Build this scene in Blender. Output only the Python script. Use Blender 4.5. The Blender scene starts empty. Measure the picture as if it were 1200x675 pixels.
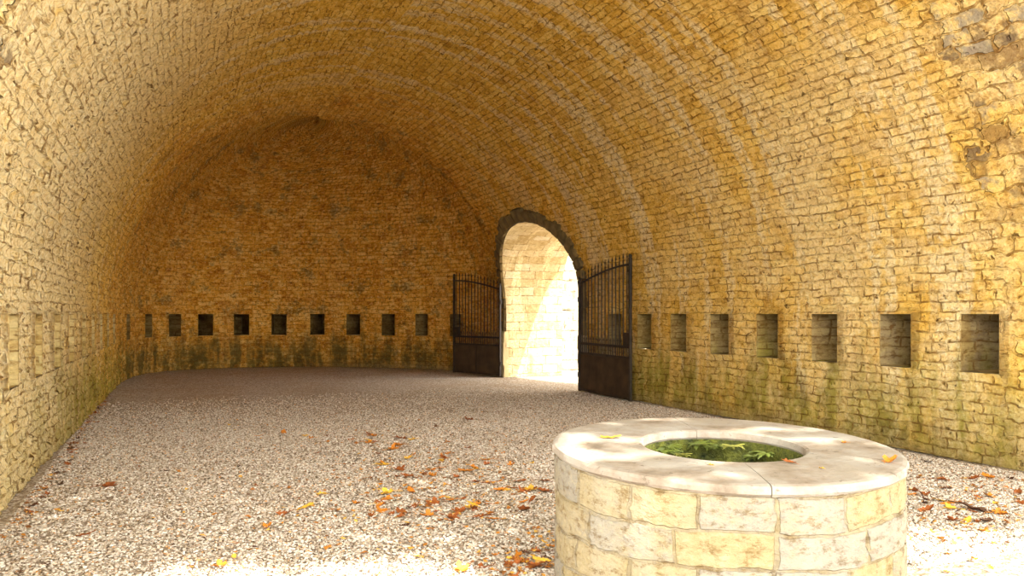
import bpy, bmesh, math, random
import numpy as np
from mathutils import Vector, Matrix, noise as mnoise
R = math.radians
random.seed(7); rng = np.random.default_rng(7)
sc = bpy.context.scene; C = sc.collection

# ---------------------------------------------------------------- camera
CAM_Z = 1.6; F = 1000.0; HOR = 368.0
YAW = math.atan(410 / F); CO, SI = math.cos(YAW), math.sin(YAW)
cd = bpy.data.cameras.new('camera'); cam = bpy.data.objects.new('camera', cd); C.objects.link(cam)
cd.sensor_width = 36; cd.lens = 36 * F / 1200; cd.clip_start = .05; cd.clip_end = 300
cd.shift_y = (HOR - 337.5) / 1200
cam.location = (0, 0, CAM_Z); cam.rotation_euler = (R(90), 0, -YAW)
sc.camera = cam
# ---------------------------------------------------------------- light
EXPOSURE = 0.48
SKY = 6.1
SUN = 10.5
SUN_EL, SUN_AZ = R(50), R(65)
w = bpy.data.worlds.new('sky'); sc.world = w; w.use_nodes = True
bg = w.node_tree.nodes['Background']; bg.inputs[0].default_value = (1.0, .95, .86, 1); bg.inputs[1].default_value = SKY
sd = bpy.data.lights.new('sun', 'SUN'); so = bpy.data.objects.new('sun', sd); C.objects.link(so)
sd.energy = SUN; sd.angle = R(.6); sd.color = (1, .95, .84)
sdir = Vector((math.cos(SUN_EL) * math.cos(SUN_AZ), -math.cos(SUN_EL) * math.sin(SUN_AZ), math.sin(SUN_EL)))
so.rotation_euler = sdir.to_track_quat('Z', 'Y').to_euler()
so.location = (12, -20, 25)
vs = sc.view_settings
vs.view_transform = 'Standard'; vs.look = 'None'; vs.gamma = 1; vs.use_curve_mapping = False; vs.exposure = EXPOSURE

# ---------------------------------------------------------------- helpers
def ray(px):                       # ground-plan direction seen at image column px
    a = (px - 600) / F
    return (a * CO + SI, CO - a * SI)
def ground(px, py, z=0.0):         # a point at height z seen at a pixel
    zc = F * (CAM_Z - z) / (py - HOR); xc = (px - 600) / F * zc
    return Vector((xc * CO + zc * SI, zc * CO - xc * SI, z))
def mesh_np(name, V, faces, mat=None, parent=None, smooth=True, uv=None):
    me = bpy.data.meshes.new(name)
    V = np.asarray(V, dtype=np.float32); Fc = np.asarray(faces, dtype=np.int32)
    k = Fc.shape[1]
    me.vertices.add(len(V)); me.vertices.foreach_set('co', V.ravel())
    me.loops.add(Fc.size); me.loops.foreach_set('vertex_index', Fc.ravel())
    me.polygons.add(len(Fc)); me.polygons.foreach_set('loop_start', np.arange(0, Fc.size, k, dtype=np.int32))
    me.polygons.foreach_set('loop_total', np.full(len(Fc), k, dtype=np.int32))
    if uv is not None:
        l = me.uv_layers.new(name='UVMap'); l.data.foreach_set('uv', np.asarray(uv, dtype=np.float32)[Fc.ravel()].ravel())
    me.update(); me.validate()
    me.polygons.foreach_set('use_smooth', np.full(len(me.polygons), smooth))
    o = bpy.data.objects.new(name, me); C.objects.link(o)
    if mat: me.materials.append(mat)
    if parent: o.parent = parent
    return o
def mesh_bm(name, bm, mat=None, parent=None, smooth=False):
    me = bpy.data.meshes.new(name); bm.to_mesh(me); bm.free()
    for p in me.polygons: p.use_smooth = smooth
    o = bpy.data.objects.new(name, me); C.objects.link(o)
    if mat: me.materials.append(mat)
    if parent: o.parent = parent
    return o
def tag(o, label, cat, group=None, kind=None):
    o['label'] = label; o['category'] = cat
    if group: o['group'] = group
    if kind: o['kind'] = kind
    return o
def struct(o): o['kind'] = 'structure'; return o
def empty(name, loc=(0, 0, 0), rz=0):
    o = bpy.data.objects.new(name, None); C.objects.link(o); o.location = loc; o.rotation_euler = (0, 0, rz); o.empty_display_size = .1; return o

# ---------------------------------------------------------------- materials
class NT:
    def __init__(s, name):
        s.m = bpy.data.materials.new(name); s.m.use_nodes = True; s.t = s.m.node_tree
        s.b = s.t.nodes['Principled BSDF']; s.out = s.t.nodes['Material Output']
    def n(s, typ, **kw):
        x = s.t.nodes.new(typ)
        for k, v in kw.items():
            if k.startswith('_'): setattr(x, k[1:], v)
            else:
                key = int(k[1:]) if k[0] == 'i' and k[1:].isdigit() else k.replace('__', ' ')
                s.set(x.inputs[key], v)
        return x
    def set(s, inp, v):
        if isinstance(v, bpy.types.NodeSocket): s.t.links.new(v, inp)
        else: inp.default_value = v
    def math(s, op, a, b=0.0, clamp=False):
        x = s.t.nodes.new('ShaderNodeMath'); x.operation = op; x.use_clamp = clamp; s.set(x.inputs[0], a); s.set(x.inputs[1], b); return x.outputs[0]
    def vm(s, op, a, b=(0, 0, 0)):
        x = s.t.nodes.new('ShaderNodeVectorMath'); x.operation = op; s.set(x.inputs[0], a); s.set(x.inputs[1], b); return x.outputs[0]
    def noise(s, vec, scale, detail=3, rough=.55, dim='3D'):
        x = s.n('ShaderNodeTexNoise', Vector=vec, Scale=scale, Detail=detail, Roughness=rough); return x
    def ramp(s, fac, stops, interp='LINEAR'):
        x = s.t.nodes.new('ShaderNodeValToRGB'); s.set(x.inputs[0], fac); cr = x.color_ramp; cr.interpolation = interp
        while len(cr.elements) < len(stops): cr.elements.new(.5)
        for e, (p, c) in zip(cr.elements, stops): e.position = p; e.color = (c, c, c, 1) if isinstance(c, (int, float)) else (*c, 1)
        return x.outputs[0]
    def mix(s, fac, a, b, mode='MIX'):
        x = s.t.nodes.new('ShaderNodeMix'); x.data_type = 'RGBA'; x.blend_type = mode
        s.set(x.inputs[0], fac)
        for k, v in ((6, a), (7, b)):
            if not isinstance(v, bpy.types.NodeSocket) and len(v) == 3: v = (*v, 1)
            s.set(x.inputs[k], v)
        return x.outputs[2]
    def mr(s, v, a, b, c=0.0, d=1.0):
        x = s.t.nodes.new('ShaderNodeMapRange'); x.interpolation_type = 'SMOOTHSTEP'
        for i, q in enumerate((v, a, b, c, d)): s.set(x.inputs[i], q)
        return x.outputs[0]
    def disp(s, h, scale=1.0):
        d = s.n('ShaderNodeDisplacement', Height=h, Midlevel=0.0, Scale=scale); s.t.links.new(d.outputs[0], s.out.inputs['Displacement'])
        s.m.displacement_method = 'BOTH'

def simple(name, col, rough=.7, metal=0, var=.25, scale=6, bump=.003, col2=None):
    m = NT(name); tc = m.n('ShaderNodeTexCoord').outputs['Object']
    nz = m.noise(tc, scale, 4).outputs[0]
    c2 = col2 or tuple(c * (1 - var) for c in col); c1 = tuple(min(1, c * (1 + var)) for c in col)
    m.set(m.b.inputs['Base Color'], m.ramp(nz, [(.3, c2), (.7, c1)]))
    m.b.inputs['Roughness'].default_value = rough; m.b.inputs['Metallic'].default_value = metal
    if bump:
        b = m.n('ShaderNodeBump', Height=m.noise(tc, scale * 4, 4).outputs[0], Distance=bump, Strength=1.0)
        m.set(m.b.inputs['Normal'], b.outputs[0])
    return m.m

def masonry(name, bw=.235, bh=.108, base=None, warp=.10, lime=1.0, algae=1.0, soot=1.0, amp=.024, joint=(.30, .15, .035), tunnel=True, offset=(0, 0), front=True, fade=False, vk=.20, mottle=1.0, jk=.85, limecol=1.0):
    m = NT(name)
    uv0 = m.n('ShaderNodeTexCoord').outputs['UV']
    uv = m.vm('ADD', uv0, (offset[0], offset[1], 0))
    pos = m.n('ShaderNodeNewGeometry').outputs['Position']
    px = m.n('ShaderNodeSeparateXYZ', i0=pos)
    def warped(src, k1, k2):
        n1 = m.vm('SUBTRACT', m.noise(src, 1.3, 2).outputs[1], (.5, .5, .5))
        n2 = m.vm('SUBTRACT', m.noise(src, 7.0, 2).outputs[1], (.5, .5, .5))
        return m.vm('ADD', m.vm('ADD', src, m.vm('MULTIPLY', n1, (k1, k1 * .8, 0))), m.vm('MULTIPLY', n2, (k2, k2, 0)))
    wv = warped(uv, warp * 1.6, warp * .45)
    def brick(vec, w_, h_, mort):
        return m.n('ShaderNodeTexBrick', Vector=vec, Color1=(0, 0, 0, 1), Color2=(1, 1, 1, 1), Mortar=(.5, .5, .5, 1), Scale=1.0,
                   Mortar__Size=mort, Mortar__Smooth=.35, Bias=0.0, Brick__Width=w_, Row__Height=h_, _offset=.45, _squash=1.35, _squash_frequency=3)
    bk = brick(wv, bw, bh, .011)
    val, mort = bk.outputs[0], bk.outputs[1]
    if front and tunnel:               # rougher, larger rubble in the front arch ring
        bk2 = brick(warped(uv, .30, .13), .34, .17, .014)
        fr = m.math('GREATER_THAN', m.math('MULTIPLY', px.outputs[1], -1.0), m.math('ADD', -6.9, m.math('MULTIPLY', m.noise(uv, 2.5).outputs[0], 1.1)))
        val = m.mix(fr, val, bk2.outputs[0]); mort = m.mix(fr, mort, bk2.outputs[1])
    big = m.noise(uv, .45, 3).outputs[0]
    mid = m.noise(uv, 2.6, 5, .65).outputs[0]
    fine = m.noise(uv, 22, 5, .7).outputs[0]
    grit = m.noise(uv, 70, 3, .7).outputs[0]
    f = m.math('ADD', m.math('MULTIPLY', val, vk), m.math('ADD', m.math('MULTIPLY', mid, .50), m.math('MULTIPLY', fine, .42)))
    f = m.math('ADD', f, (.42 - vk) * .5 - .10)
    base = base or [(.25, (.30, .13, .015)), (.42, (.56, .32, .04)), (.56, (.78, .48, .075)), (.75, (.90, .68, .20))]
    col = m.ramp(f, base)
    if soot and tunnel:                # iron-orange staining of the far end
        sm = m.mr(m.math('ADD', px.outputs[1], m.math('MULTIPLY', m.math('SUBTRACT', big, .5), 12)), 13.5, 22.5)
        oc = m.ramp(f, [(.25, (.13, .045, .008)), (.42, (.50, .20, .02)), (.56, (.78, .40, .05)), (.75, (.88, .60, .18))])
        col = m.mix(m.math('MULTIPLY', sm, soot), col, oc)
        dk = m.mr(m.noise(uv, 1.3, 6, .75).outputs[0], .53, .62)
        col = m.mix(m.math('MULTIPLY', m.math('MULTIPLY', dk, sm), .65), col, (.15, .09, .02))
    if lime:
        st = m.vm('MULTIPLY', uv, (2.0, .15, 1.0))
        s1 = m.noise(m.vm('ADD', st, m.vm('MULTIPLY', m.noise(uv, 1.5, 3).outputs[1], (.25, .1, 0))), 1.0, 4, .62).outputs[0]
        mask = m.mr(s1, .50, .585)
        mask = m.math('MULTIPLY', mask, m.mr(m.noise(uv, 3.5, 5, .7).outputs[0], .30, .55))
        if tunnel:
            near = m.mr(px.outputs[1], 21, 12)
            mask = m.math('MULTIPLY', mask, m.math('ADD', .08, m.math('MULTIPLY', near, .92)))
            wash = m.math('MULTIPLY', m.math('MULTIPLY', m.mr(px.outputs[1], 16, 9), m.mr(px.outputs[0], 5.5, 7.8)), m.mr(m.noise(uv, .8, 4, .6).outputs[0], .38, .6, .1, .75))
            mask = m.math('MAXIMUM', mask, wash)
            left = m.math('MULTIPLY', m.mr(px.outputs[0], 2.2, -.5), m.mr(px.outputs[1], 18, 10))
            left = m.math('MULTIPLY', left, m.mr(m.noise(uv, 2.2, 5, .7).outputs[0], .25, .5, .35, 1))
            mask = m.math('MAXIMUM', mask, m.math('MULTIPLY', left, 1.1))
        col = m.mix(m.math('MULTIPLY', mask, lime * .82), col, m.ramp(fine, [(.35, (.70, .52, .24)), (.55, (.88, .77, .48)), (.7, (.93, .88, .68))]) if limecol == 1 else (.88 * limecol, .82 * limecol, .66 * limecol))
        s2 = m.noise(m.vm('MULTIPLY', uv, (2.3, .22, 1.0)), 1.0, 5, .65).outputs[0]
        col = m.mix(m.mr(s2, .56, .72, 0, .45), col, m.mix(1.0, col, (.50, .36, .14), 'MULTIPLY'))
    mo = m.noise(m.vm('MULTIPLY', uv, (1, 1.5, 1)), 9.5, 8, .78).outputs[0]
    col = m.mix(m.mr(mo, .50, .37, 0, .78 * mottle), col, m.mix(1.0, col, (.42, .28, .13), 'MULTIPLY'))
    col = m.mix(m.mr(mo, .52, .64, 0, .60 * mottle), col, (.92 * limecol, (.72 if tunnel else .80) * limecol, (.30 if tunnel else .52) * limecol))
    # soot specks and pits
    pit = m.mr(m.noise(uv, 8, 3, .6).outputs[0], .64, .70, 0, .8 if tunnel else .25)
    col = m.mix(pit, col, (.16, .075, .015))
    if algae and tunnel:
        hz = m.math('ADD', px.outputs[2], m.math('MULTIPLY', m.math('SUBTRACT', m.noise(m.vm('MULTIPLY', uv, (3.2, .5, 1)), 1.0, 4).outputs[0], .5), 2.2))
        al = m.mr(hz, 1.25, .35)
        al = m.math('MULTIPLY', al, m.math('MAXIMUM', m.mr(px.outputs[0], 1, 3), m.mr(px.outputs[1], 8, 14, .25, 1)))
        al = m.math('MULTIPLY', al, m.mr(m.noise(m.vm('MULTIPLY', uv, (3.5, .6, 1)), 1.0, 4, .6).outputs[0], .36, .56, .35, 1))
        al = m.math('MULTIPLY', al, m.mr(m.noise(uv, 5, 5, .7).outputs[0], .28, .55, .35, .9))
        gc = m.ramp(mid, [(.3, (.10, .085, .012)), (.55, (.30, .26, .035)), (.75, (.46, .40, .07))])
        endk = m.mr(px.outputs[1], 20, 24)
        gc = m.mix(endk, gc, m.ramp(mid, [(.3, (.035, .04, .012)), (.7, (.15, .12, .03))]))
        col = m.mix(m.math('MULTIPLY', al, algae), col, gc)
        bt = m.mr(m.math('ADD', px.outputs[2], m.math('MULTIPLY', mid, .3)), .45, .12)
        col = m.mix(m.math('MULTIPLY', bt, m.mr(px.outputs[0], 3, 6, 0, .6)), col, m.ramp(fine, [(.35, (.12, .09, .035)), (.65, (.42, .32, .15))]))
    if front and tunnel:               # grimy stones in the mouth of the vault
        gm = m.math('MULTIPLY', fr, m.mr(m.noise(uv, 1.7, 5, .7).outputs[0], .46, .58, 0, .8))
        gm = m.math('MULTIPLY', gm, m.mr(px.outputs[2], 1.6, 3.5, .15, 1))
        col = m.mix(gm, col, m.ramp(val, [(.1, (.14, .10, .07)), (.5, (.33, .19, .06)), (.8, (.30, .27, .24))]))
    jm = m.mr(mort, .25, .95, 0, 1)
    jm = m.math('MULTIPLY', jm, m.mr(m.noise(uv, 5.0, 5, .7).outputs[0], .42, .60, .05, jk))
    col = m.mix(jm, col, m.mix(.35, m.mix(1.0, col, (.30, .22, .12), 'MULTIPLY'), joint))
    m.set(m.b.inputs['Base Color'], col)
    m.b.inputs['Roughness'].default_value = .92; m.b.inputs['Specular IOR Level'].default_value = .15
    h = m.math('MULTIPLY', val, amp)
    h = m.math('SUBTRACT', h, m.math('MULTIPLY', mort, amp * 1.25))
    h = m.math('ADD', h, m.math('MULTIPLY', m.noise(uv, 7, 5, .7).outputs[0], amp * 1.8))
    h = m.math('ADD', h, m.math('MULTIPLY', fine, amp * .8))
    h = m.math('ADD', h, m.math('MULTIPLY', grit, amp * .22))
    h = m.math('SUBTRACT', h, m.math('MULTIPLY', pit, amp * 1.2))
    if fade: h = m.math('MULTIPLY', h, m.n('ShaderNodeAttribute', _attribute_name='relief').outputs['Fac'])
    m.disp(h)
    return m.m

M = {}
M['vault'] = masonry('vault_masonry', fade=True)
M['end'] = masonry('end_wall_masonry', bw=.24, bh=.115, offset=(30, 7), fade=True, mottle=1.25, jk=.7)
M['reveal'] = masonry('limestone_reveal', bw=.42, bh=.22, warp=.05, tunnel=False, lime=.8, amp=.018, offset=(5, 3),
                      base=[(.22, (.30, .20, .07)), (.45, (.48, .36, .17)), (.65, (.58, .47, .27)), (.85, (.66, .58, .42))], joint=(.22, .14, .05), mottle=.5, vk=.35)
M['outer'] = masonry('sunlit_wall_masonry', bw=.5, bh=.26, warp=.07, tunnel=False, lime=.5, amp=.03, offset=(11, 3),
                     base=[(.22, (.28, .22, .14)), (.45, (.42, .37, .28)), (.65, (.50, .46, .37)), (.85, (.58, .55, .47))], joint=(.10, .06, .025), mottle=.5, jk=1.0)
M['well'] = masonry('well_masonry', bw=.37, bh=.205, warp=.10, tunnel=False, lime=.35, amp=.012, offset=(2.3, .196), mottle=.9, vk=.38, jk=.42,
                    base=[(.2, (.22, .17, .08)), (.40, (.32, .26, .14)), (.55, (.32, .27, .17)), (.7, (.27, .25, .21)), (.85, (.35, .31, .23))], joint=(.20, .15, .08), limecol=.45)
M['arch'] = simple('dark_arch_stone', (.17, .115, .04), .95, var=.5, scale=5, bump=.03)
M['iron'] = simple('black_rusty_iron', (.030, .020, .013), .6, .3, var=.6, scale=9, bump=.002)
M['rust'] = simple('rusty_iron_sheet', (.050, .030, .014), .8, .1, var=.55, scale=3, bump=.003)
M['bark'] = simple('bark', (.12, .08, .05), .95, var=.4, scale=4, bump=.02)
M['moss'] = simple('moss', (.10, .105, .01), .95, var=.6, scale=14, bump=.03, col2=(.02, .03, .006))
M['frond'] = simple('fern_frond', (.10, .13, .015), .6, var=.4, scale=10, bump=0)
M['frond_light'] = simple('pale_fern_frond', (.30, .30, .06), .6, var=.35, scale=10, bump=0)
M['leaf_orange'] = simple('orange_leaf', (.58, .21, .02), .6, var=.35, scale=20, bump=0)
M['leaf_brown'] = simple('brown_leaf', (.30, .085, .015), .7, var=.4, scale=20, bump=0)
M['leaf_yellow'] = simple('yellow_leaf', (.80, .48, .06), .6, var=.25, scale=20, bump=0)
M['leaf_dark'] = simple('dark_leaf', (.085, .035, .015), .8, var=.4, scale=20, bump=0)
M['canopy'] = simple('tree_leaf', (.20, .24, .04), .6, var=.4, scale=3, bump=0)

# rim slab: worn pale limestone with grey and ochre lichen
m = NT('rim_limestone'); tc = m.n('ShaderNodeTexCoord').outputs['Object']
c = m.ramp(m.noise(tc, 3.2, 6, .65).outputs[0], [(.28, (.16, .12, .08)), (.42, (.28, .23, .18)), (.58, (.37, .34, .30)), (.8, (.44, .42, .39))])
c = m.mix(m.mr(m.noise(tc, 1.6, 4).outputs[0], .5, .68, 0, .5), c, (.24, .18, .11))
c = m.mix(m.mr(m.noise(tc, 14, 5, .7).outputs[0], .60, .68, 0, .8), c, (.12, .09, .06))
m.set(m.b.inputs['Base Color'], c); m.b.inputs['Roughness'].default_value = .75
hb = m.math('ADD', m.math('MULTIPLY', m.noise(tc, 30, 5).outputs[0], .4), m.noise(tc, 5, 4).outputs[0])
m.set(m.b.inputs['Normal'], m.n('ShaderNodeBump', Height=hb, Distance=.012).outputs[0]); M['rim'] = m.m

# gravel floor
m = NT('gravel_ground'); tc = m.n('ShaderNodeTexCoord').outputs['Object']
vo = m.n('ShaderNodeTexVoronoi', Vector=tc, Scale=38.0, _feature='F1')
vc = m.n('ShaderNodeSeparateColor', i0=vo.outputs['Color']).outputs[0]
c = m.ramp(vc, [(0, (.26, .19, .13)), (.25, (.42, .34, .27)), (.5, (.55, .48, .40)), (.75, (.64, .58, .51)), (1, (.76, .72, .66))])
c = m.mix(m.mr(vo.outputs['Distance'], .45, .75, 0, .75), c, (.13, .08, .045))
dirt = m.mr(m.noise(tc, .8, 5, .65).outputs[0], .42, .66)
c = m.mix(m.math('MULTIPLY', dirt, .35), c, (.34, .23, .12))
m.set(m.b.inputs['Base Color'], c); m.b.inputs['Roughness'].default_value = .95
hh = m.math('ADD', m.math('MULTIPLY', vo.outputs['Distance'], -.012), m.math('MULTIPLY', m.noise(tc, 1.5, 4).outputs[0], .03))
m.set(m.b.inputs['Normal'], m.n('ShaderNodeBump', Height=hh, Distance=1.0, Strength=1.0).outputs[0]); M['floor'] = m.m
# loose pebbles take a colour per pebble
m = NT('loose_pebbles'); at = m.n('ShaderNodeAttribute', _attribute_name='tone').outputs['Fac']
m.set(m.b.inputs['Base Color'], m.ramp(at, [(0, (.13, .09, .06)), (.2, (.38, .30, .22)), (.45, (.55, .48, .40)), (.7, (.66, .60, .53)), (.9, (.80, .77, .72)), (1, (.60, .32, .12))]))
m.b.inputs['Roughness'].default_value = .85; M['pebble'] = m.m

# ---------------------------------------------------------------- the vault shell
ZS, RAD, CX = 1.6, 4.63, 3.45
plan_pts = [(-1.18, 5.0), (-1.17, 7.7), (-1.13, 10.7), (-1.05, 13.6), (-.98, 17.0), (-.92, 19.9), (-.80, 22.6), (-.38, 24.8), (.35, 25.9), (1.2, 26.35), (2.2, 26.55),
            (3.28, 26.5), (4.35, 26.15), (5.3, 25.55), (6.2, 24.75), (6.95, 23.9), (7.6, 22.9), (8.0, 21.9), (8.08, 21.0), (8.08, 18), (8.08, 14), (8.08, 9), (8.08, 5.0)]
def catmull(P, n=40):
    P = [np.array(p, float) for p in P]; P = [2 * P[0] - P[1]] + P + [2 * P[-1] - P[-2]]; out = []
    for i in range(1, len(P) - 2):
        for t in np.arange(n) / n:
            a, b, c_, d = P[i - 1:i + 3]
            out.append(.5 * (2 * b + (c_ - a) * t + (2 * a - 5 * b + 4 * c_ - d) * t * t + (3 * b - a - 3 * c_ + d) * t ** 3))
    out.append(P[-2]); return np.array(out)
PL = catmull(plan_pts); PS = np.concatenate([[0], np.cumsum(np.linalg.norm(np.diff(PL, axis=0), axis=1))]); SLEN = PS[-1]
def plan(s): return np.stack([np.interp(s, PS, PL[:, 0]), np.interp(s, PS, PL[:, 1])], -1)
def s_at(px):                       # where the sight line of column px meets the plan
    dx, dy = ray(px); cr = PL[:, 0] * dy - PL[:, 1] * dx
    best = None
    for i in range(len(PL) - 1):
        if cr[i] * cr[i + 1] <= 0:
            t = cr[i] / (cr[i] - cr[i + 1] + 1e-12); p = PL[i] * (1 - t) + PL[i + 1] * t
            if p[0] * dx + p[1] * dy > 0: best = PS[i] + t * (PS[i + 1] - PS[i]) if best is None else best
    return best
def s_of_y(y, right):
    idx = np.where(PL[:, 0] > 5)[0] if right else np.where(PL[:, 0] < 0)[0]
    ys, ss = PL[idx, 1], PS[idx]
    o = np.argsort(ys); return float(np.interp(y, ys[o], ss[o]))
S_L, S_R = s_of_y(20.2, False), s_of_y(20.5, True)
def yj(s): return np.interp(s, [S_L, S_R], [20.2, 20.5])
BMAX = math.pi / 2; VTOT = ZS + RAD * BMAX
def shell(s, v):                    # point of the vault for plan length s and section length v
    s, v = np.broadcast_arrays(np.asarray(s, float), np.asarray(v, float))
    p = plan(s); be = np.clip((v - ZS) / RAD, 0, BMAX)
    wf = np.cos(be); z = np.where(v < ZS, v, ZS + RAD * np.sin(be))
    x = CX + (p[..., 0] - CX) * wf
    g = np.power(np.clip(1 - np.sin(be) ** 3.2, 0, 1), 1 / 2.6)
    base = yj(s); inside = (s > S_L) & (s < S_R)
    y = np.where(inside, base + (p[..., 1] - base) * g, p[..., 1])
    return np.stack([x, y, z], -1)
NZ0, NZ1 = .97, 1.6
niche_px = [(16.6, 'L'), (46, 'L'), (67.8, 'L'), (84.4, 'L'), (98.7, 'L'), (109.5, 'L'), (119, 'L'), (127, 'L'), (134, 'L')] + \
           [(x, 'E') for x in (150.5, 174, 205, 241, 283, 327, 372, 414, 455, 494, 534)] + [(x, 'R') for x in (721, 755, 795, 843, 899, 966, 1049, 1148)]
niches = []
for px_, k in niche_px:
    s0 = s_at(px_); wd = .46 if k != 'E' else .44
    niches.append((s0 - wd / 2, s0 + wd / 2))
niches.append((niches[-1][1] + .75, niches[-1][1] + 1.15))
niches = [n for n in niches if n[1] < SLEN - .1]
niches.sort()
ok = [niches[0]]
for n in niches[1:]:
    if n[0] > ok[-1][1] + .15: ok.append(n)
niches = ok
# column lines: uniform, snapped to niche edges
DS = .04
marks = sorted([0, SLEN] + [e for n in niches for e in n])
cols = []
for a, b in zip(marks[:-1], marks[1:]):
    k = max(1, round((b - a) / DS)); cols += list(np.linspace(a, b, k, endpoint=False))
cols.append(SLEN); cols = np.array(cols)
rows = []
for a, b in zip((0, NZ0, NZ1), (NZ0, NZ1, VTOT)):
    k = max(1, round((b - a) / DS)); rows += list(np.linspace(a, b, k, endpoint=False))
rows.append(VTOT); rows = np.array(rows)
nc, nr = len(cols), len(rows)
SS, VV = np.meshgrid(cols, rows)
# door arch in (y, z) of the right wall
DY, DH, DSP, DRISE = 18.0, 2.12, 2.30, 1.42
def in_door(y, z, grow=0.0):
    h = DH + grow; r = DRISE + grow
    return (abs(y - DY) < h) & np.where(z < DSP, True, ((y - DY) / h) ** 2 + ((z - DSP) / r) ** 2 < 1)
P = shell(SS, VV)
right = SS > S_R
cy = .25 * (P[:-1, :-1, 1] + P[1:, :-1, 1] + P[:-1, 1:, 1] + P[1:, 1:, 1]); cz = .25 * (P[:-1, :-1, 2] + P[1:, :-1, 2] + P[:-1, 1:, 2] + P[1:, 1:, 2])
door_cell = in_door(cy, cz) & right[:-1, :-1]
used = np.zeros((nr, nc), int)
keep = ~door_cell
for d0 in (0, 1):
    for d1 in (0, 1): used[d0:nr - 1 + d0, d1:nc - 1 + d1] |= keep
edge = np.zeros((nr, nc), bool)
for d0 in (0, 1):
    for d1 in (0, 1): edge[d0:nr - 1 + d0, d1:nc - 1 + d1] |= door_cell
edge &= used.astype(bool)
for i, j in zip(*np.where(edge)):
    y, z = P[i, j, 1], P[i, j, 2]
    if z < DSP: y2, z2 = DY + math.copysign(DH, y - DY), z
    else:
        a = math.atan2((z - DSP) / DRISE, (y - DY) / DH); y2, z2 = DY + DH * math.cos(a), DSP + DRISE * math.sin(a)
    v2 = z2 if z2 < ZS else ZS + RAD * math.asin((z2 - ZS) / RAD)
    s2 = s_of_y(y2, True); SS[i, j], VV[i, j] = s2, v2
P = shell(SS, VV)
# true-length UVs
arc_row = np.concatenate([np.zeros((nr, 1)), np.cumsum(np.linalg.norm(np.diff(P, axis=1), axis=2), axis=1)], 1)
mid_c = np.searchsorted(cols, .5 * (S_L + S_R))
arc_row = arc_row - arc_row[:, mid_c:mid_c + 1]
arc_col = np.concatenate([np.zeros((1, nc)), np.cumsum(np.linalg.norm(np.diff(P, axis=0), axis=2), axis=0)], 0)
UV_end = np.stack([arc_row + 20, arc_col], -1)
UV_side = np.stack([SS, VV], -1)
niche_cell = np.zeros((nr - 1, nc - 1), bool)
cs = .5 * (cols[:-1] + cols[1:]); rv = .5 * (rows[:-1] + rows[1:])
for a, b in niches:
    niche_cell |= ((cs > a) & (cs < b))[None, :] & ((rv > NZ0) & (rv < NZ1))[:, None]
cellS = np.broadcast_to(cs[None, :], (nr - 1, nc - 1)); cellV = np.broadcast_to(rv[:, None], (nr - 1, nc - 1))
WALLTOP = 2.35
def sub(name, mask, UV, mat):
    mask = mask & keep & ~niche_cell
    I, J = np.where(mask)
    idx = lambda i, j: i * nc + j
    Fq = np.stack([idx(I, J), idx(I + 1, J), idx(I + 1, J + 1), idx(I, J + 1)], 1)
    u, inv = np.unique(Fq, return_inverse=True)
    o = mesh_np(name, P.reshape(-1, 3)[u], inv.reshape(Fq.shape), mat, uv=UV.reshape(-1, 2)[u])
    at = o.data.attributes.new('relief', 'FLOAT', 'POINT'); at.data.foreach_set('value', relief.reshape(-1)[u].astype(np.float32))
    return o
relief = np.ones((nr, nc))
relief = np.minimum(relief, np.abs(SS - S_L) / .10); relief = np.minimum(relief, np.abs(SS - S_R) / .10)
relief = np.minimum(relief, (VTOT - VV) / .10)
for a, b in niches:
    dx_ = np.maximum(np.maximum(a - SS, SS - b), 0); dz_ = np.maximum(np.maximum(NZ0 - VV, VV - NZ1), 0)
    relief = np.minimum(relief, np.hypot(dx_, dz_) / .07)
relief = np.where(edge, 0, relief).clip(0, 1)
lowm = cellV < WALLTOP; S_E1, S_E2 = S_L, S_R
wall_left = struct(sub('wall_left', lowm & (cellS < S_L), UV_side, M['vault']))
wall_right = struct(sub('wall_right', lowm & (cellS > S_R), UV_side, M['vault']))
wall_back = struct(sub('wall_back', (cellS >= S_L) & (cellS <= S_R), UV_end, M['end']))
ceiling = struct(sub('ceiling', ~lowm & ((cellS < S_L) | (cellS > S_R)), UV_side, M['vault']))

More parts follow.
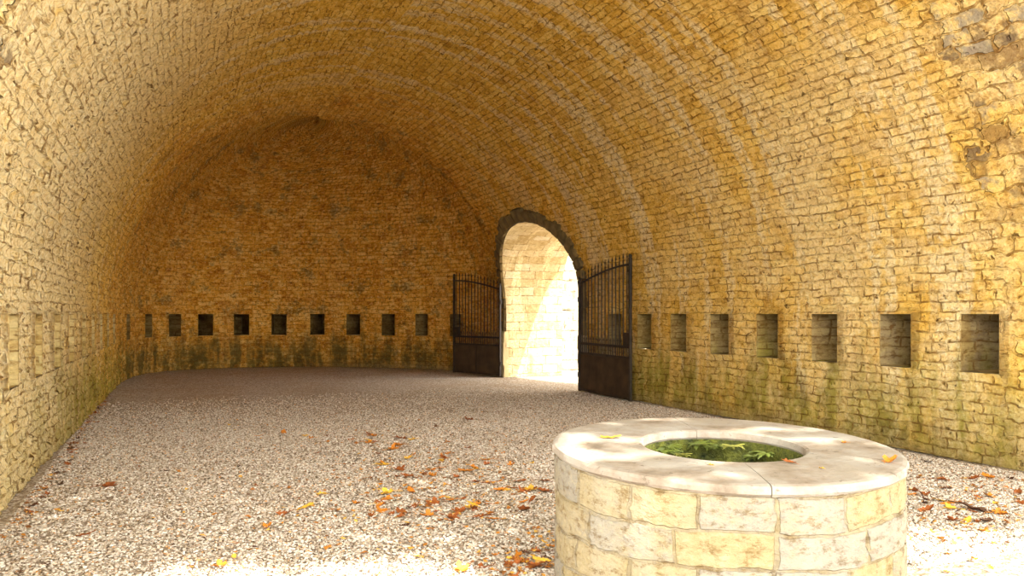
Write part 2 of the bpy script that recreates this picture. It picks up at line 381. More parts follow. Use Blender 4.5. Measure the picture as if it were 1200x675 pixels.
# niche linings; end and right ones carry shade in a darkened base colour
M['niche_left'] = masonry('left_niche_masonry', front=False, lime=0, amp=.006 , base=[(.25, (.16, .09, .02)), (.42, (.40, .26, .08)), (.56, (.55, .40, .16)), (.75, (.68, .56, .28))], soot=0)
M['niche_half_shade'] = masonry('half_shade_niche_masonry', front=False, lime=.3, amp=.006, base=[(.25, (.08, .04, .008)), (.42, (.19, .11, .025)), (.56, (.30, .20, .06)), (.75, (.46, .34, .13))], limecol=.5, soot=0)  # right wall: milder darkening for the shade in the niches
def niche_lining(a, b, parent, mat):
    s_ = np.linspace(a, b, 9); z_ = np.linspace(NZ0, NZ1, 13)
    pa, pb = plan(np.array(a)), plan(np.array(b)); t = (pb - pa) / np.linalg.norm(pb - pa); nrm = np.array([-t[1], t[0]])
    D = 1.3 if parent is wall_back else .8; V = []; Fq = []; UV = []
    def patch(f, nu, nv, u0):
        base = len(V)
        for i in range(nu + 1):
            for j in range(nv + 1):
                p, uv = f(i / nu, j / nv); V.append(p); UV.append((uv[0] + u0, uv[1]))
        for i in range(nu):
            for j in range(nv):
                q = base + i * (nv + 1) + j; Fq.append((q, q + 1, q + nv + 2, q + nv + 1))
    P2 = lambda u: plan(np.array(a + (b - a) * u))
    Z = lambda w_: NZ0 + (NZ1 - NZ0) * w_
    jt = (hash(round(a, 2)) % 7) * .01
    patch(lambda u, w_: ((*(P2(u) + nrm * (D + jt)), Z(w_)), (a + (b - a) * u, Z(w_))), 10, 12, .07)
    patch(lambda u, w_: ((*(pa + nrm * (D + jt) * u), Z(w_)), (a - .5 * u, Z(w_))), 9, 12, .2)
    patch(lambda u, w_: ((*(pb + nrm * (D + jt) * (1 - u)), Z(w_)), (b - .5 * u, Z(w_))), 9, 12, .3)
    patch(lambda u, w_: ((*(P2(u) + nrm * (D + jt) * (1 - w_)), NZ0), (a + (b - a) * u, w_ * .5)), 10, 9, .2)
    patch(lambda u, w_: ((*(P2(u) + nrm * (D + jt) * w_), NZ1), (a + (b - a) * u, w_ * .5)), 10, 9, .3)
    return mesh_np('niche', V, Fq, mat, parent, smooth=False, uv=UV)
M['niche'] = masonry('shaded_niche_masonry', front=False, lime=0, amp=.006, base=[(.25, (.055, .03, .008)), (.42, (.14, .08, .02)), (.56, (.24, .15, .045)), (.75, (.40, .29, .12))], limecol=.4, soot=0)  # end wall: dark base stands for the shade deep in the niches
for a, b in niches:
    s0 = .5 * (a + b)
    niche_lining(a, b, wall_left if s0 < S_L else wall_right if s0 > S_R else wall_back, M['niche'] if S_L < s0 < S_R else M['niche_half_shade'] if s0 > S_R else M['niche_left'])

# floor
def floor_mesh():
    xs = np.concatenate([np.linspace(-28, -1.5, 12), np.linspace(-1.4, 8.3, 98), np.linspace(9, 36, 24)]); ys = np.concatenate([np.linspace(-32, 2, 14), np.linspace(2.2, 27, 150), np.linspace(28, 46, 8)])
    X, Y = np.meshgrid(xs, ys); Z = np.array([[.02 * mnoise.noise(Vector((x * .6, y * .6, 3))) - .008 for x in xs] for y in ys])
    V = np.stack([X, Y, Z], -1).reshape(-1, 3); n = len(xs); I, J = np.meshgrid(np.arange(len(ys) - 1), np.arange(n - 1), indexing='ij'); I, J = I.ravel(), J.ravel()
    return mesh_np('floor', V, np.stack([I * n + J, I * n + J + 1, (I + 1) * n + J + 1, (I + 1) * n + J], 1), M['floor'])
def fz(x, y): return .02 * mnoise.noise(Vector((x * .6, y * .6, 3))) - .008
struct(floor_mesh())

# ---------------------------------------------------------------- gate passage
XO = 9.65
def profile(n=26, grow=0.0):
    pts = [(DY + DH + grow, z) for z in np.linspace(0, DSP, 30, endpoint=False)]
    pts += [(DY + (DH + grow) * math.cos(a), DSP + (DRISE + grow) * math.sin(a)) for a in np.linspace(0, math.pi, 50)]
    pts += [(DY - DH - grow, z) for z in np.linspace(DSP, 0, 31)[1:]]
    return pts
def xs_at(z): return CX + (8.08 - CX) * math.cos(math.asin(min(1, max(0, (z - ZS) / RAD))))
prof = profile(); V = []; UV = []; NU = 34; al = 0
for k, (y, z) in enumerate(prof):
    if k: al += math.hypot(y - prof[k - 1][0], z - prof[k - 1][1])
    x0 = xs_at(z)
    for i in range(NU + 1):
        x = x0 + (XO - x0) * i / NU; V.append((x, y, z)); UV.append((x, al))
Fq = [(k * (NU + 1) + i, k * (NU + 1) + i + 1, (k + 1) * (NU + 1) + i + 1, (k + 1) * (NU + 1) + i) for k in range(len(prof) - 1) for i in range(NU)]
struct(mesh_np('wall_passage', V, Fq, M['reveal'], uv=UV))

def stone_block(bm, c, ax, ay, az, hx, hy, hz, jit=.012):
    vs_ = []
    for sx in (-1, 1):
        for sy in (-1, 1):
            for sz in (-1, 1):
                p = Vector(c) + Vector(ax) * hx * sx + Vector(ay) * hy * sy + Vector(az) * hz * sz
                vs_.append(bm.verts.new(p + Vector([random.uniform(-jit, jit) for _ in range(3)])))
    for f in ((0, 1, 3, 2), (4, 6, 7, 5), (0, 4, 5, 1), (2, 3, 7, 6), (0, 2, 6, 4), (1, 5, 7, 3)): bm.faces.new([vs_[i] for i in f])
# arch of dark voussoirs, a few centimetres proud of the vault
tr = empty('trim_1', (8.08, DY, 0)); tr['kind'] = 'structure'
pr = [(DY + DH, z) for z in np.linspace(.0, DSP, 9)[:-1]] + [(DY + DH * math.cos(a), DSP + DRISE * math.sin(a)) for a in np.linspace(0, math.pi, 24)] + [(DY - DH, z) for z in np.linspace(DSP, 0, 9)[1:]]
for k in range(len(pr) - 1):
    (y0, z0), (y1, z1) = pr[k], pr[k + 1]; ym, zm = (y0 + y1) / 2, (z0 + z1) / 2; L = math.hypot(y1 - y0, z1 - z0)
    ty, tz = (y1 - y0) / L, (z1 - z0) / L; ny, nz = tz, -ty
    if (ny * (ym - DY) + nz * (zm - 1)) < 0: ny, nz = -ny, -nz
    wd = random.uniform(.20, .30) if zm > 2.2 else random.uniform(.12, .2)
    yc_, zc_ = ym + ny * wd * .5, zm + nz * wd * .5
    xw = xs_at(zc_)
    # lean with the vault
    be = math.asin(min(1, max(0, (zc_ - ZS) / RAD))); up = Vector((-math.sin(be), 0, math.cos(be)))
    T = (Vector((0, ty, 0)) + up * tz).normalized(); N = (Vector((0, ny, 0)) + up * nz).normalized(); X = T.cross(N)
    bm = bmesh.new(); stone_block(bm, (xw, yc_, zc_), X, T, N, .06 + random.uniform(-.01, .012), L * .485, wd * .5 + .012)
    bmesh.ops.bevel(bm, geom=bm.edges[:], offset=.014, segments=2, affect='EDGES')
    o = mesh_bm('voussoir', bm, M['arch'] if zm > 1.2 else M['reveal'], None)
    o.parent = tr; o.matrix_parent_inverse = Matrix.Translation(-Vector(tr.location))
# wall beyond the gate, in full sun
def flat_wall(name, x0, x1, y, h, mat, back=.7):
    nx, nz_ = int((x1 - x0) / .06), int(h / .06); V = []; UV = []
    for i in range(nx + 1):
        for j in range(nz_ + 1):
            x = x0 + (x1 - x0) * i / nx; z = h * j / nz_; V.append((x, y + .03 * math.sin(x * .9), z)); UV.append((x, z))
    Fq = [(i * (nz_ + 1) + j, (i + 1) * (nz_ + 1) + j, (i + 1) * (nz_ + 1) + j + 1, i * (nz_ + 1) + j + 1) for i in range(nx) for j in range(nz_)]
    b = len(V); V += [(x0, y + back, 0), (x1, y + back, 0), (x1, y + back, h), (x0, y + back, h)]; UV += [(0, 0)] * 4
    n1 = nz_ + 1; e = nx * n1
    Fq += [(b, b + 3, b + 2, b + 1), (nz_, e + nz_, b + 2, b + 3)]
    return mesh_np(name, V, Fq, mat, smooth=False, uv=UV)
struct(flat_wall('wall_courtyard', 9.66, 20, 20.22, 6.5, M['outer']))

# facade of the casemate above and beside the mouth of the vault
bm = bmesh.new()
arc = [(CX - RAD, 0.0)] + [(CX - RAD * math.cos(a), ZS + RAD * math.sin(a)) for a in np.linspace(0, math.pi, 49)] + [(CX + RAD, 0.0)]
outr = []
for (x, z) in arc:
    d = Vector((x - CX, max(z, .01)))
    if z < ZS: outr.append((-7 if x < CX else 14, 0.0 if z == 0 else z))
    else:
        k = min((10.45 / abs(d.x)) if abs(d.x) > 1e-6 else 99, 9.5 / d.y); outr.append((CX + d.x * k, d.y * k))
for yy in (4.72, 5.0): pass
ring = [[bm.verts.new((x, y, z)) for (x, z) in arr] for arr, y in ((arc, 4.7), (outr, 4.7), (arc, 5.0))]
for k in range(len(arc) - 1):
    bm.faces.new((ring[0][k], ring[0][k + 1], ring[1][k + 1], ring[1][k])); bm.faces.new((ring[0][k], ring[2][k], ring[2][k + 1], ring[0][k + 1]))
lay = bm.loops.layers.uv.new('UVMap')
for f in bm.faces:
    for l in f.loops: l[lay].uv = (l.vert.co.x + l.vert.co.y, l.vert.co.z)
struct(mesh_bm('wall_front', bm, M['outer']))

# unseen outer faces and roof of the casemate, added to stop light leaks
bm = bmesh.new()
def quad(*p): bm.faces.new([bm.verts.new(q) for q in p])
X0, X1, Y0_, Y1_, HT = -7.0, XO, 5.0, 31.0, 9.5
quad((X0, Y0_, 0), (X0, Y1_, 0), (X0, Y1_, HT), (X0, Y0_, HT)); quad((X0, Y1_, 0), (X1, Y1_, 0), (X1, Y1_, HT), (X0, Y1_, HT)); quad((X0, Y0_, HT), (X0, Y1_, HT), (X1, Y1_, HT), (X1, Y0_, HT))
oy = [(y, z) for y, z in prof]
# side towards the courtyard, with the gate arch left open
left_side = [p for p in oy if p[0] >= DY]; right_side = [p for p in oy if p[0] <= DY]
for seg, ye in ((left_side, Y1_), (right_side, Y0_)):
    for (y0, z0), (y1, z1) in zip(seg[:-1], seg[1:]):
        quad((X1, y0, z0), (X1, y1, z1), (X1, ye, z1), (X1, ye, z0))
zt = max(z for y, z in oy)
quad((X1, Y0_, zt), (X1, Y1_, zt), (X1, Y1_, HT), (X1, Y0_, HT))
struct(mesh_bm('wall_leak_shell', bm, M['outer']))

# ---------------------------------------------------------------- iron gates
def bar(bm, p, q, r, n=8, r2=None):
    p, q = Vector(p), Vector(q); d = (q - p).normalized(); a = d.orthogonal().normalized(); b = d.cross(a)
    r2 = r if r2 is None else r2
    A = [bm.verts.new(p + (a * math.cos(t) + b * math.sin(t)) * r) for t in np.arange(n) * 2 * math.pi / n]
    B = [bm.verts.new(q + (a * math.cos(t) + b * math.sin(t)) * r2) for t in np.arange(n) * 2 * math.pi / n]
    for i in range(n): bm.faces.new((A[i], A[(i + 1) % n], B[(i + 1) % n], B[i]))
    bm.faces.new(A[::-1]); bm.faces.new(B)
def boxb(bm, lo, hi):
    g = bmesh.ops.create_cube(bm, size=1)['verts']
    for v in g: v.co = Vector([lo[i] + (hi[i] - lo[i]) * (v.co[i] + .5) for i in range(3)])
def spear(bm, x, z, s=1.0):
    prof_ = [(.009, 0), (.017, .01), (.009, .022), (.011, .03), (.022, .052), (.014, .09), (.0015, .135)]
    rings = [[bm.verts.new((x + r_ * math.cos(t), r_ * .6 * math.sin(t), z + h * s)) for t in np.arange(8) * math.pi / 4] for r_, h in prof_]
    for A, B in zip(rings[:-1], rings[1:]):
        for i in range(8): bm.faces.new((A[i], A[(i + 1) % 8], B[(i + 1) % 8], B[i]))
    bm.faces.new(rings[-1]); bm.faces.new(rings[0][::-1])
def gate(loc, free, label):
    L = Vector((free[0] - loc[0], free[1] - loc[1])).length; ang = math.atan2(free[1] - loc[1], free[0] - loc[0])
    t = empty('iron_gate', loc, ang); tag(t, label, 'gate', 'open iron gate leaves')
    top = lambda x: 2.22 + .28 * math.sin(min(1, x / L) * math.pi / 2)     # the rail rises to the meeting edge
    for x, ht in ((.03, top(0) + .1), (L - .03, top(L) + .12)):
        bm = bmesh.new(); boxb(bm, (x - .028, -.028, .02), (x + .028, .028, ht)); bmesh.ops.bevel(bm, geom=bm.edges[:], offset=.005, affect='EDGES')
        st = mesh_bm('stile', bm, M['iron'], t)
        bm = bmesh.new(); bmesh.ops.create_uvsphere(bm, u_segments=12, v_segments=8, radius=.036, matrix=Matrix.Translation((x, 0, ht + .03))); mesh_bm('finial', bm, M['iron'], st, True)
    for z in (.06, .80, 1.0):
        bm = bmesh.new(); boxb(bm, (.05, -.016, z - .025), (L - .05, .016, z + .025)); bmesh.ops.bevel(bm, geom=bm.edges[:], offset=.004, affect='EDGES'); mesh_bm('rail', bm, M['iron'], t)
    bm = bmesh.new(); N = 20
    for i in range(N):
        x0, x1 = .04 + (L - .08) * i / N, .04 + (L - .08) * (i + 1) / N; bar(bm, (x0, 0, top(x0)), (x1, 0, top(x1)), .02)
    mesh_bm('top_rail', bm, M['iron'], t)
    bm = bmesh.new(); boxb(bm, (.05, -.006, .07), (L - .05, .006, .79)); mesh_bm('kick_panel', bm, M['rust'], t)
    bm = bmesh.new(); boxb(bm, (L * .5 - .02, .007, .09), (L * .5 + .02, .022, .78)); mesh_bm('panel_strap', bm, M['iron'], t)
    nb = 14
    for i in range(nb):
        x = L * (i + 1) / (nb + 1); bm = bmesh.new(); zt = top(x) + .09; bar(bm, (x, 0, .80), (x, 0, zt), .0125); b_ = mesh_bm('bar', bm, M['iron'], t)
        bm = bmesh.new(); spear(bm, x, zt); mesh_bm('spearhead', bm, M['iron'], b_)
        if i < nb:
            xx = x - L * .5 / (nb + 1); bm = bmesh.new(); bar(bm, (xx, 0, .80), (xx, 0, 1.06), .010); spear(bm, xx, 1.06, .7); mesh_bm('dog_bar', bm, M['iron'], t)
    bm = bmesh.new(); boxb(bm, (L - .26, -.03, 1.02), (L - .05, .03, 1.26)); bmesh.ops.bevel(bm, geom=bm.edges[:], offset=.008, affect='EDGES'); lk = mesh_bm('lock_case', bm, M['iron'], t)
    bm = bmesh.new(); bmesh.ops.create_cone(bm, segments=16, radius1=.03, radius2=.03, depth=.03, cap_ends=True, matrix=Matrix.Translation((L - .15, .04, 1.15)) @ Matrix.Rotation(R(90), 4, 'X')); mesh_bm('keyhole_plate', bm, M['rust'], lk)
    for z in (.35, 1.9):
        bm = bmesh.new(); bar(bm, (.0, 0, z - .05), (.0, 0, z + .05), .035, 12); mesh_bm('hinge', bm, M['iron'], t)
    return t
gate((7.97, 15.78, 0), (7.82, 13.42, 0), 'right-hand dark iron gate leaf with spiked bars, folded back along the mossy wall')
gate((7.93, 20.10, 0), (7.30, 21.98, 0), 'left-hand dark iron gate leaf standing open in the shade towards the end wall')

# ---------------------------------------------------------------- stone well
WXc, WZc, WH, TA, TB = 1.243, 5.04, .829, -.0121, .0429
WX, WY = WXc * CO + WZc * SI, WZc * CO - WXc * SI
# slope of the worn rim, in world axes
gx = TA * CO + TB * SI; gy = -TA * SI + TB * CO
def rim_z(x, y): return WH + gx * x + gy * y
well = empty('stone_well', (WX, WY, 0)); tag(well, 'round stone well with a pale worn slab rim on the gravel', 'well')
def drum(r, z0, fz_, n, mrows, name, mat, inward=False, u0=0):
    V = []; UV = []
    for j in range(mrows + 1):
        for i in range(n + 1):
            a = 2 * math.pi * i / n; x, y = r * math.cos(a), r * math.sin(a); zt = fz_(x, y); V.append((x, y, z0 + (zt - z0) * j / mrows)); UV.append((r * a + u0, z0 + (WH - z0) * j / mrows))
    q = lambda j, i: j * (n + 1) + i
    Fq = [((q(j, i), q(j, i + 1), q(j + 1, i + 1), q(j + 1, i)) if not inward else (q(j, i), q(j + 1, i), q(j + 1, i + 1), q(j, i + 1))) for j in range(mrows) for i in range(n)]
    return mesh_np(name, V, Fq, mat, well, uv=UV)
drum(.965, -.03, lambda x, y: rim_z(x, y) - .055, 300, 42, 'drum_wall', M['well'])
drum(.475, -.03, lambda x, y: rim_z(x, y) - .03, 160, 42, 'shaft_lining', M['moss'], True)
# rim: six curved slabs
def rim_slab(a0, a1, k):
    bm = bmesh.new(); n = 26; ri, ro = .465, 1.0; secs = []
    for i in range(n + 1):
        a = a0 + (a1 - a0) * i / n; ca, sa = math.cos(a), math.sin(a); sec = []
        wob = .006 * math.sin(a * 7 + k) + .004 * math.sin(a * 23)
        for (r_, dz) in ((ri + .012, -.06), (ri, -.045), (ri + .004, -.008), (ri + .02, 0), ((ri + ro) / 2, .004), (ro - .03, 0), (ro - .008, -.006), (ro + wob, -.02), (ro + wob, -.042), (ro - .015, -.058)):
            x, y = r_ * ca, r_ * sa; sec.append(bm.verts.new((x, y, rim_z(x, y) + dz)))
        secs.append(sec)
    m_ = len(secs[0])
    for A, B in zip(secs[:-1], secs[1:]):
        for i in range(m_): bm.faces.new((A[i], B[i], B[(i + 1) % m_], A[(i + 1) % m_]))
    bm.faces.new(secs[0]); bm.faces.new(secs[-1][::-1]); bmesh.ops.recalc_face_normals(bm, faces=bm.faces)
    mesh_bm('rim_slab', bm, M['rim'], well, False)
cuts = [R(a) for a in (8, 74, 131, 190, 247, 312, 368)]
for k in range(6): rim_slab(cuts[k] + .003, cuts[k + 1] - .003, k)
# narrow mortar-grey patch stone let into the wall top is part of the wall texture; dark shaft bottom
bm = bmesh.new(); bmesh.ops.create_circle(bm, cap_ends=True, segments=48, radius=.475, matrix=Matrix.Translation((0, 0, .04))); mesh_bm('shaft_bottom', bm, M['leaf_dark'], well)

# ferns in the mouth of the well
def fern(loc, size, n, seed, mat, label, group, lean):
    rd = random.Random(seed); bm = bmesh.new()
    for k in range(n):
        a = rd.uniform(0, 2 * math.pi); L = size * rd.uniform(.6, 1.1); bend = rd.uniform(.5, 1.2); seg = 9
        d = Vector((math.cos(a), math.sin(a), 0)) + Vector(lean); prev = None
        for i in range(seg + 1):
            t = i / seg; c = d * L * t * .8 + Vector((0, 0, L * (.55 * t - bend * .55 * t * t)))
            w_ = L * .17 * math.sin(math.pi * min(1, .12 + .88 * t)) + .002; side = Vector((-math.sin(a), math.cos(a), 0)) * w_ * (1 if i % 2 else .62)
            row = [bm.verts.new(c - side + Vector((0, 0, -.004))), bm.verts.new(c), bm.verts.new(c + side + Vector((0, 0, -.004)))]
            if prev: bm.faces.new((prev[0], prev[1], row[1], row[0])); bm.faces.new((prev[1], prev[2], row[2], row[1]))
            prev = row
    o = mesh_bm('fern', bm, mat); o.location = loc; return tag(o, label, 'fern', group)
for k in range(13):
    a = R(18 + k * 12.2) + random.uniform(-.06, .06); r_ = .43; x, y = r_ * math.cos(a), r_ * math.sin(a)
    z = rim_z(x, y) - random.uniform(.08, .15)
    pale = k in (9, 10, 11, 12)
    fern((WX + x, WY + y, z), random.uniform(.07, .12), 22, k, M['frond_light'] if pale or k % 4 == 2 else M['frond'],
         'pale yellow-green fern tuft at the left of the well mouth' if pale else 'green fern tuft growing from the far inner wall of the well',
         'yellow ferns in the well' if pale else 'green ferns in the well', (-math.cos(a) * .7, -math.sin(a) * .7, 0))

# ---------------------------------------------------------------- fallen leaves
def leaf_mesh(kind, seed):
    rd = random.Random(seed); bm = bmesh.new(); lobes = {'maple': 5, 'chestnut': 1, 'oak': 1}[kind]
    pts = []; N = 30
    for i in range(N):
        a = -math.pi + 2 * math.pi * (i + .5) / N
        if kind == 'maple': r_ = .5 * (.50 + .42 * abs(math.cos(a * 2.5)) ** 1.3 + .08 * math.cos(a * 12)) * (1 if abs(a) < 2.4 else .75)
        elif kind == 'chestnut': r_ = .5 / math.sqrt((math.cos(a) / 1) ** 2 + (math.sin(a) / .42) ** 2) * (1 + .05 * math.cos(a * 14))
        else: r_ = .5 / math.sqrt((math.cos(a) / 1) ** 2 + (math.sin(a) / .55) ** 2) * (1 + .16 * math.cos(a * 9))
        pts.append((r_ * math.cos(a), r_ * math.sin(a)))
    cu, cv, tw = rd.uniform(.5, 1.3), rd.uniform(.3, 1.5), rd.uniform(-.8, .8)
    def lift(x, y): return .06 + cv * y * y * (1 + .8 * x) + cu * .5 * x * x + tw * x * y * .8 + .02 * math.sin(x * 18 + seed) + .02 * math.sin(y * 15)
    rings = [[bm.verts.new((x * k, y * k * .92, lift(x * k, y * k))) for x, y in pts] for k in (1, .66, .33)]
    c = bm.verts.new((0, 0, lift(0, 0) - .015))
    for A, B in zip(rings[:-1], rings[1:]):
        for i in range(N): bm.faces.new((A[i], A[(i + 1) % N], B[(i + 1) % N], B[i]))
    for i in range(N): bm.faces.new((rings[-1][i], rings[-1][(i + 1) % N], c))
    # petiole
    bar(bm, (-.30, 0, lift(-.3, 0)), (-.72, .05, .05), .012, 5, .016)
    zmin = min(v.co.z for v in bm.verts)
    for v in bm.verts: v.co.z -= zmin
    me = bpy.data.meshes.new('fallen_leaf'); bm.to_mesh(me); bm.free()
    for p in me.polygons: p.use_smooth = True
    return me
kinds = []
for k, kd in enumerate(['maple', 'chestnut', 'oak', 'maple', 'chestnut', 'maple', 'oak', 'maple']): kinds.append((kd, leaf_mesh(kd, k)))
leafcache = {}
def leaf(x, y, z, size, mat, label, group=None, rz=None, kd=None, tilt=.25):
    k = random.randrange(len(kinds)) if kd is None else kd
    key = (k, mat)
    if key not in leafcache:
        me = kinds[k][1].copy(); me.materials.append(M[mat]); leafcache[key] = me
    o = bpy.data.objects.new('fallen_leaf', leafcache[key]); C.objects.link(o)
    o.location = (x, y, z); o.scale = (size, size * random.uniform(.75, 1), size * random.uniform(.7, 1.1))
    o.rotation_euler = (random.uniform(-tilt, tilt), random.uniform(-tilt, tilt), random.uniform(0, 6.28) if rz is None else rz)
    tag(o, label, 'leaf', group); return o
def gl(px_, py_, size, mat, label, group=None, **k):
    p = ground(px_, py_); return leaf(p.x, p.y, fz(p.x, p.y) + .008, size, mat, label, group, **k)
# single leaves one can point to
gl(126, 571, .20, 'leaf_brown', 'large curled brown leaf alone on the gravel near the left wall', kd=0)
gl(333, 603, .16, 'leaf_brown', 'large russet leaf on open gravel left of centre', kd=3)
gl(314, 617, .12, 'leaf_orange', 'small bright orange leaf just in front of the large russet one', kd=5)
gl(195, 552, .10, 'leaf_dark', 'small dark leaf behind the lone curled brown leaf', kd=2)
gl(99, 628, .18, 'leaf_brown', 'long thin brown leaf in the left foreground', kd=1, rz=-.4)
gl(550, 492, .22, 'leaf_brown', 'large brown leaf farthest back on the gravel, in front of the gate', kd=0)
gl(448, 600, .17, 'leaf_orange', 'bright orange leaf at the front of the middle drift', kd=3)
gl(492, 652, .15, 'leaf_yellow', 'pale yellow leaf on the sunlit strip in the foreground', kd=4)
gl(475, 616, .10, 'leaf_dark', 'small black leaf on the pale gravel before the middle drift', kd=2)
gl(258, 662, .14, 'leaf_orange', 'small orange leaf at the edge of the sunlit strip, lower left', kd=5)
gl(1146, 598, .32, 'leaf_dark', 'long dark leaf pointing down right beside the well', kd=1, rz=-1.1)
gl(1132, 611, .20, 'leaf_yellow', 'yellow-tipped leaf at the edge of the sun right of the well', kd=4)
gl(1087, 541, .15, 'leaf_dark', 'dark crumpled leaf near the foot of the right wall', kd=0)
gl(1152, 622, .11, 'leaf_orange', 'orange leaf lying in the sunlight right of the well', kd=5)
p = ground(1044, 541, WH + .01)
def rimleaf(px_, py_, size, mat, label, **k):
    z = WH
    for _ in range(4):
        q = ground(px_, py_, z); z = rim_z(q.x - WX, q.y - WY)
    return leaf(q.x, q.y, z + .004, size, mat, label, **k)
rimleaf(1043, 542, .135, 'leaf_orange', 'bright orange curled leaf on the right end of the well rim', kd=0, rz=.2)
rimleaf(716, 514, .13, 'leaf_yellow', 'small yellow leaf on the left part of the well rim', kd=4, rz=-.4, tilt=.05)
rimleaf(990, 520, .05, 'leaf_orange', 'tiny orange leaf on the back right of the well rim', kd=5)
rimleaf(925, 543, .08, 'leaf_brown', 'small pinkish brown leaf in front of the well mouth', kd=2, tilt=.1)
rimleaf(963, 550, .04, 'leaf_yellow', 'tiny pale leaf on the front of the well rim', kd=3)
rimleaf(833, 546, .045, 'leaf_yellow', 'tiny tan leaf on the near left of the well rim', kd=2)
# drifts
def drift(n, fn, sz, mats, label, group):
    for _ in range(n):
        x, y = fn(); d = math.hypot(x - WX, y - WY)
        if d < 1.1: continue
        if y < 20 and (x < -1.05 or x > 7.95): continue
        leaf(x, y, fz(x, y) + random.uniform(.004, .02), random.uniform(*sz), random.choice(mats), label, group)
def around(px0, px1, py0, py1):
    def f():
        q = ground(random.uniform(px0, px1), py0 + (py1 - py0) * random.random()); return q.x, q.y
    return f
MO = ['leaf_orange', 'leaf_orange', 'leaf_brown', 'leaf_yellow', 'leaf_brown']
for (cxp, cyp, sx_, sy_, n) in ((430, 520, 60, 6, 26), (515, 545, 55, 12, 30), (455, 595, 50, 8, 18), (575, 570, 50, 18, 24), (540, 600, 40, 10, 16)):
    def f(cxp=cxp, cyp=cyp, sx_=sx_, sy_=sy_):
        q = ground(random.gauss(cxp, sx_), max(478, random.gauss(cyp, sy_))); return q.x, q.y
    drift(n, f, (.07, .19), MO, 'orange and brown leaf in the loose drift over the middle gravel', 'leaves of the middle drift')
drift(22, around(20, 380, 470, 672), (.04, .09), MO + ['leaf_dark'], 'small scattered dry leaf on the bare gravel left of the drift', 'scattered leaves on the left gravel')
def wellfoot():
    a = R(random.uniform(85, 185)); d = 1.03 + abs(random.gauss(.12, .22)); return WX + d * math.cos(a), WY + d * math.sin(a)
drift(80, wellfoot, (.06, .15), MO + ['leaf_dark', 'leaf_brown'], 'dry leaf heaped against the left foot of the well', 'leaves heaped left of the well')
drift(38, around(1066, 1199, 560, 612), (.06, .17), MO + ['leaf_dark', 'leaf_brown'], 'dry leaf on the shaded gravel right of the well', 'leaves right of the well')
drift(10, around(1066, 1199, 625, 672), (.04, .09), MO, 'small leaf on the sunlit gravel right of the well', 'leaves in the sun right of the well')
def leftfoot():
    y = random.uniform(7.5, 18); return -1.0 + abs(random.gauss(0, .05)), y
drift(28, leftfoot, (.06, .13), ['leaf_brown', 'leaf_dark', 'leaf_brown', 'leaf_orange'], 'brown leaf caught along the foot of the left wall', 'leaves along the left wall')

# crumbled leaf litter between the whole leaves
def litter():
    V = []; T = []
    def crumb(x, y):
        if math.hypot(x - WX, y - WY) < 1.0 or x < -1.08 or x > 8.0: return
        s_ = random.uniform(.010, .030); a = random.uniform(0, 6.28); z = fz(x, y) + .016 + random.uniform(0, .006); c, d = math.cos(a) * s_, math.sin(a) * s_; q = random.uniform(.35, .8)
        tz = [random.uniform(-.3, .5) * s_ for _ in range(4)]
        V.extend([(x - c, y - d, z + tz[0]), (x + d * q, y - c * q, z + tz[1]), (x + c, y + d, z + tz[2]), (x - d * q, y + c * q, z + tz[3])]); T.extend([random.random()] * 4)
    for _ in range(900):
        q = ground(random.gauss(520, 95), max(480, random.gauss(560, 38))); crumb(q.x, q.y)
    for _ in range(420):
        a = R(random.uniform(80, 200)); d_ = 1.02 + abs(random.gauss(0, .3)); crumb(WX + d_ * math.cos(a), WY + d_ * math.sin(a))
    for _ in range(260): crumb(-1.07 + abs(random.gauss(0, .08)), random.uniform(6.5, 19))
    for _ in range(260):
        q = ground(random.uniform(1066, 1230), random.uniform(555, 640)); crumb(q.x, q.y)
    for _ in range(220):
        q = ground(random.uniform(0, 450), random.uniform(470, 674)); crumb(q.x, q.y)
    o = mesh_np('leaf_litter', V, np.arange(len(V)).reshape(-1, 4), M['litter'], smooth=False)
    at = o.data.attributes.new('tone', 'FLOAT', 'POINT'); at.data.foreach_set('value', np.array(T, dtype=np.float32))
    tag(o, 'crumbs of orange and brown dry leaf scattered through the gravel', 'leaf litter', kind='stuff')
m = NT('leaf_crumbs'); at_ = m.n('ShaderNodeAttribute', _attribute_name='tone').outputs['Fac']
m.set(m.b.inputs['Base Color'], m.ramp(at_, [(0, (.10, .04, .015)), (.4, (.36, .13, .02)), (.75, (.58, .25, .03)), (1, (.72, .45, .10))])); m.b.inputs['Roughness'].default_value = .8; M['litter'] = m.m
litter()

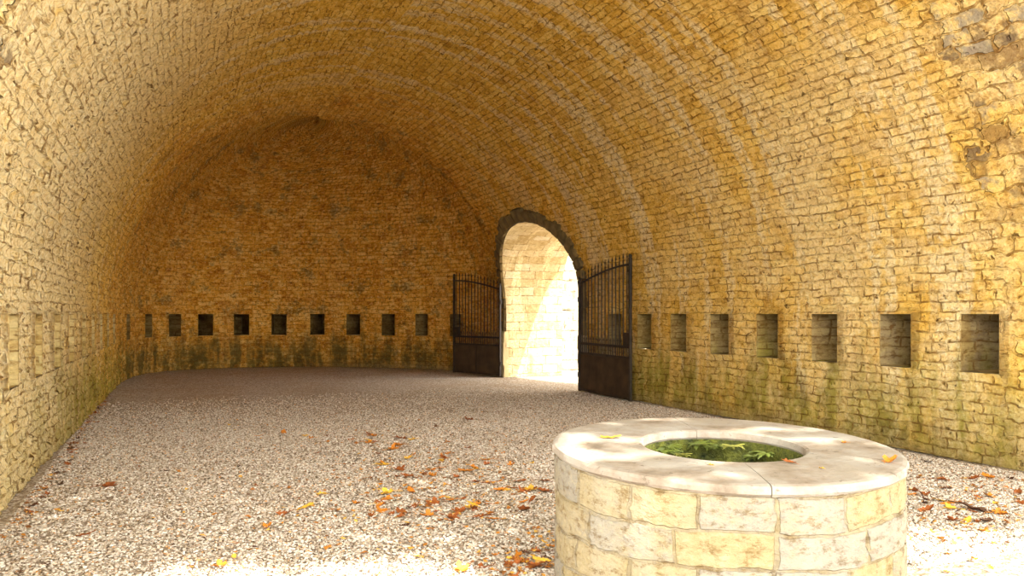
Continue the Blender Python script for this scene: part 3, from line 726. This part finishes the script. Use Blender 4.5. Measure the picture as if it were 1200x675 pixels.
# loose gravel
def pebbles():
    t = (1 + 5 ** .5) / 2
    ico = np.array([(-1, t, 0), (1, t, 0), (-1, -t, 0), (1, -t, 0), (0, -1, t), (0, 1, t), (0, -1, -t), (0, 1, -t), (t, 0, -1), (t, 0, 1), (-t, 0, -1), (-t, 0, 1)]) / math.hypot(1, t)
    fc = np.array([(0, 11, 5), (0, 5, 1), (0, 1, 7), (0, 7, 10), (0, 10, 11), (1, 5, 9), (5, 11, 4), (11, 10, 2), (10, 7, 6), (7, 1, 8), (3, 9, 4), (3, 4, 2), (3, 2, 6), (3, 6, 8), (3, 8, 9), (4, 9, 5), (2, 4, 11), (6, 2, 10), (8, 6, 7), (9, 8, 1)])
    N = 330000
    y = 4.0 + 13.5 * rng.random(N) ** 1.7; x = rng.uniform(-1.1, 8.0, N)
    xc = x * CO - y * SI; zc = x * SI + y * CO
    k = (rng.random(N) < np.clip((17.5 - y) / 6, 0, 1)) & (np.abs(xc) < zc * .66) & (zc > 4.4) & (np.hypot(x - WX, y - WY) > .975); x, y = x[k], y[k]; N = len(x)
    s = rng.uniform(.0045, .0105, N) * (1 + .35 * rng.random(N) ** 3)
    sc3 = np.stack([s * rng.uniform(.9, 1.5, N), s * rng.uniform(.8, 1.2, N), s * rng.uniform(.5, .9, N)], 1)
    a = rng.uniform(0, 6.28, N); V = ico[None] * sc3[:, None] * rng.uniform(.8, 1.15, (N, 12, 1))
    X = V[..., 0] * np.cos(a)[:, None] - V[..., 1] * np.sin(a)[:, None]; Y = V[..., 0] * np.sin(a)[:, None] + V[..., 1] * np.cos(a)[:, None]
    g = np.array([fz(p, q) for p, q in zip(x, y)])
    V = np.stack([X + x[:, None], Y + y[:, None], V[..., 2] + (g + s * .35 + rng.uniform(0, .008, N))[:, None]], -1).reshape(-1, 3)
    Fc = (fc[None] + 12 * np.arange(N)[:, None, None]).reshape(-1, 3)
    o = mesh_np('gravel', V, Fc, M['pebble'], smooth=False)
    at = o.data.attributes.new('tone', 'FLOAT', 'POINT'); at.data.foreach_set('value', np.repeat(rng.random(N), 12).astype(np.float32))
    tag(o, 'pale crushed gravel spread over the vault floor', 'gravel', kind='stuff')
pebbles()

# ---------------------------------------------------------------- unseen tree added over the forecourt to keep the sun off the hall
tree = empty('unseen_shade_tree', (12.5, -3.5, 0)); tag(tree, 'broad unseen tree over the forecourt, added to shade the vault', 'tree')
bm = bmesh.new(); tp = [(0, 0, -.1, .42), (.1, .1, 2, .34), (-.2, .4, 4.5, .28), (-1.2, 1.2, 7, .22), (-3.5, 2.6, 8.6, .15), (-6.5, 4.4, 9.3, .09), (-10, 5, 9.4, .04)]
for a, b in zip(tp[:-1], tp[1:]): bar(bm, a[:3], b[:3], a[3], 12, b[3])
mesh_bm('unseen_tree_trunk', bm, M['bark'], tree, True)
def canopy():
    N = 90000; x = rng.uniform(-5, 16, N); y = rng.uniform(-7.4, 4.6, N); z = 9 + rng.uniform(-.5, .5, N)
    # gaps cut in the crown to place sun patches on the gravel and rim
    d = np.array(sdir)
    def at(zt): t = (z - zt) / d[2]; return x - t * d[0], y - t * d[1]
    keepp = np.ones(N)
    gxx, gy_ = at(0.0); rx, ry = at(WH)
    keepp *= 1 / (1 + np.exp(-(gy_ - 1.6 + .3 * np.sin(gxx * 1.7)) * 4))
    soft = lambda v: 1 / (1 + np.exp(-v * 9))
    wig = .10 * np.sin(gxx * 5.3) + .06 * np.sin(gxx * 11 + 1)
    A = soft(6.0 - .3 * (gxx + .15) + wig - gy_) * soft(gy_ - 4.6) * soft(gxx + .25) * soft(2.3 - gxx)
    B = soft(4.85 - .4 * (gxx - 5.15) + wig * .3 - gy_) * soft(gxx - 4.15)
    keepp *= (1 - np.clip(A * 1.0, 0, .97)) * (1 - np.clip(B, 0, .97))
    n = np.array([mnoise.noise(Vector((p * 1.6, q * 5.0, 1.0))) for p, q in zip(rx, ry)])
    rimz = soft(1.15 - np.hypot(rx - WX, ry - WY))
    keepp *= 1 - rimz * np.clip((n + .02) * 9, 0, .96)
    k = rng.random(N) < keepp; x, y, z = x[k], y[k], z[k]; N = len(x); s = rng.uniform(.07, .14, N)
    a = rng.uniform(0, 6.28, N); u = np.stack([np.cos(a), np.sin(a), rng.uniform(-.5, .5, N)], 1) * s[:, None]; v = np.stack([-np.sin(a), np.cos(a), rng.uniform(-.5, .5, N)], 1) * s[:, None]
    c = np.stack([x, y, z], 1); V = np.stack([c - u, c - v * .6 + np.array([0, 0, .02]), c + u, c + v * .6], 1).reshape(-1, 3) - np.array(tree.location)
    o = mesh_np('unseen_tree_foliage', V, np.arange(4 * N).reshape(-1, 4), M['canopy'], tree, smooth=False); o['kind'] = 'stuff'
canopy()
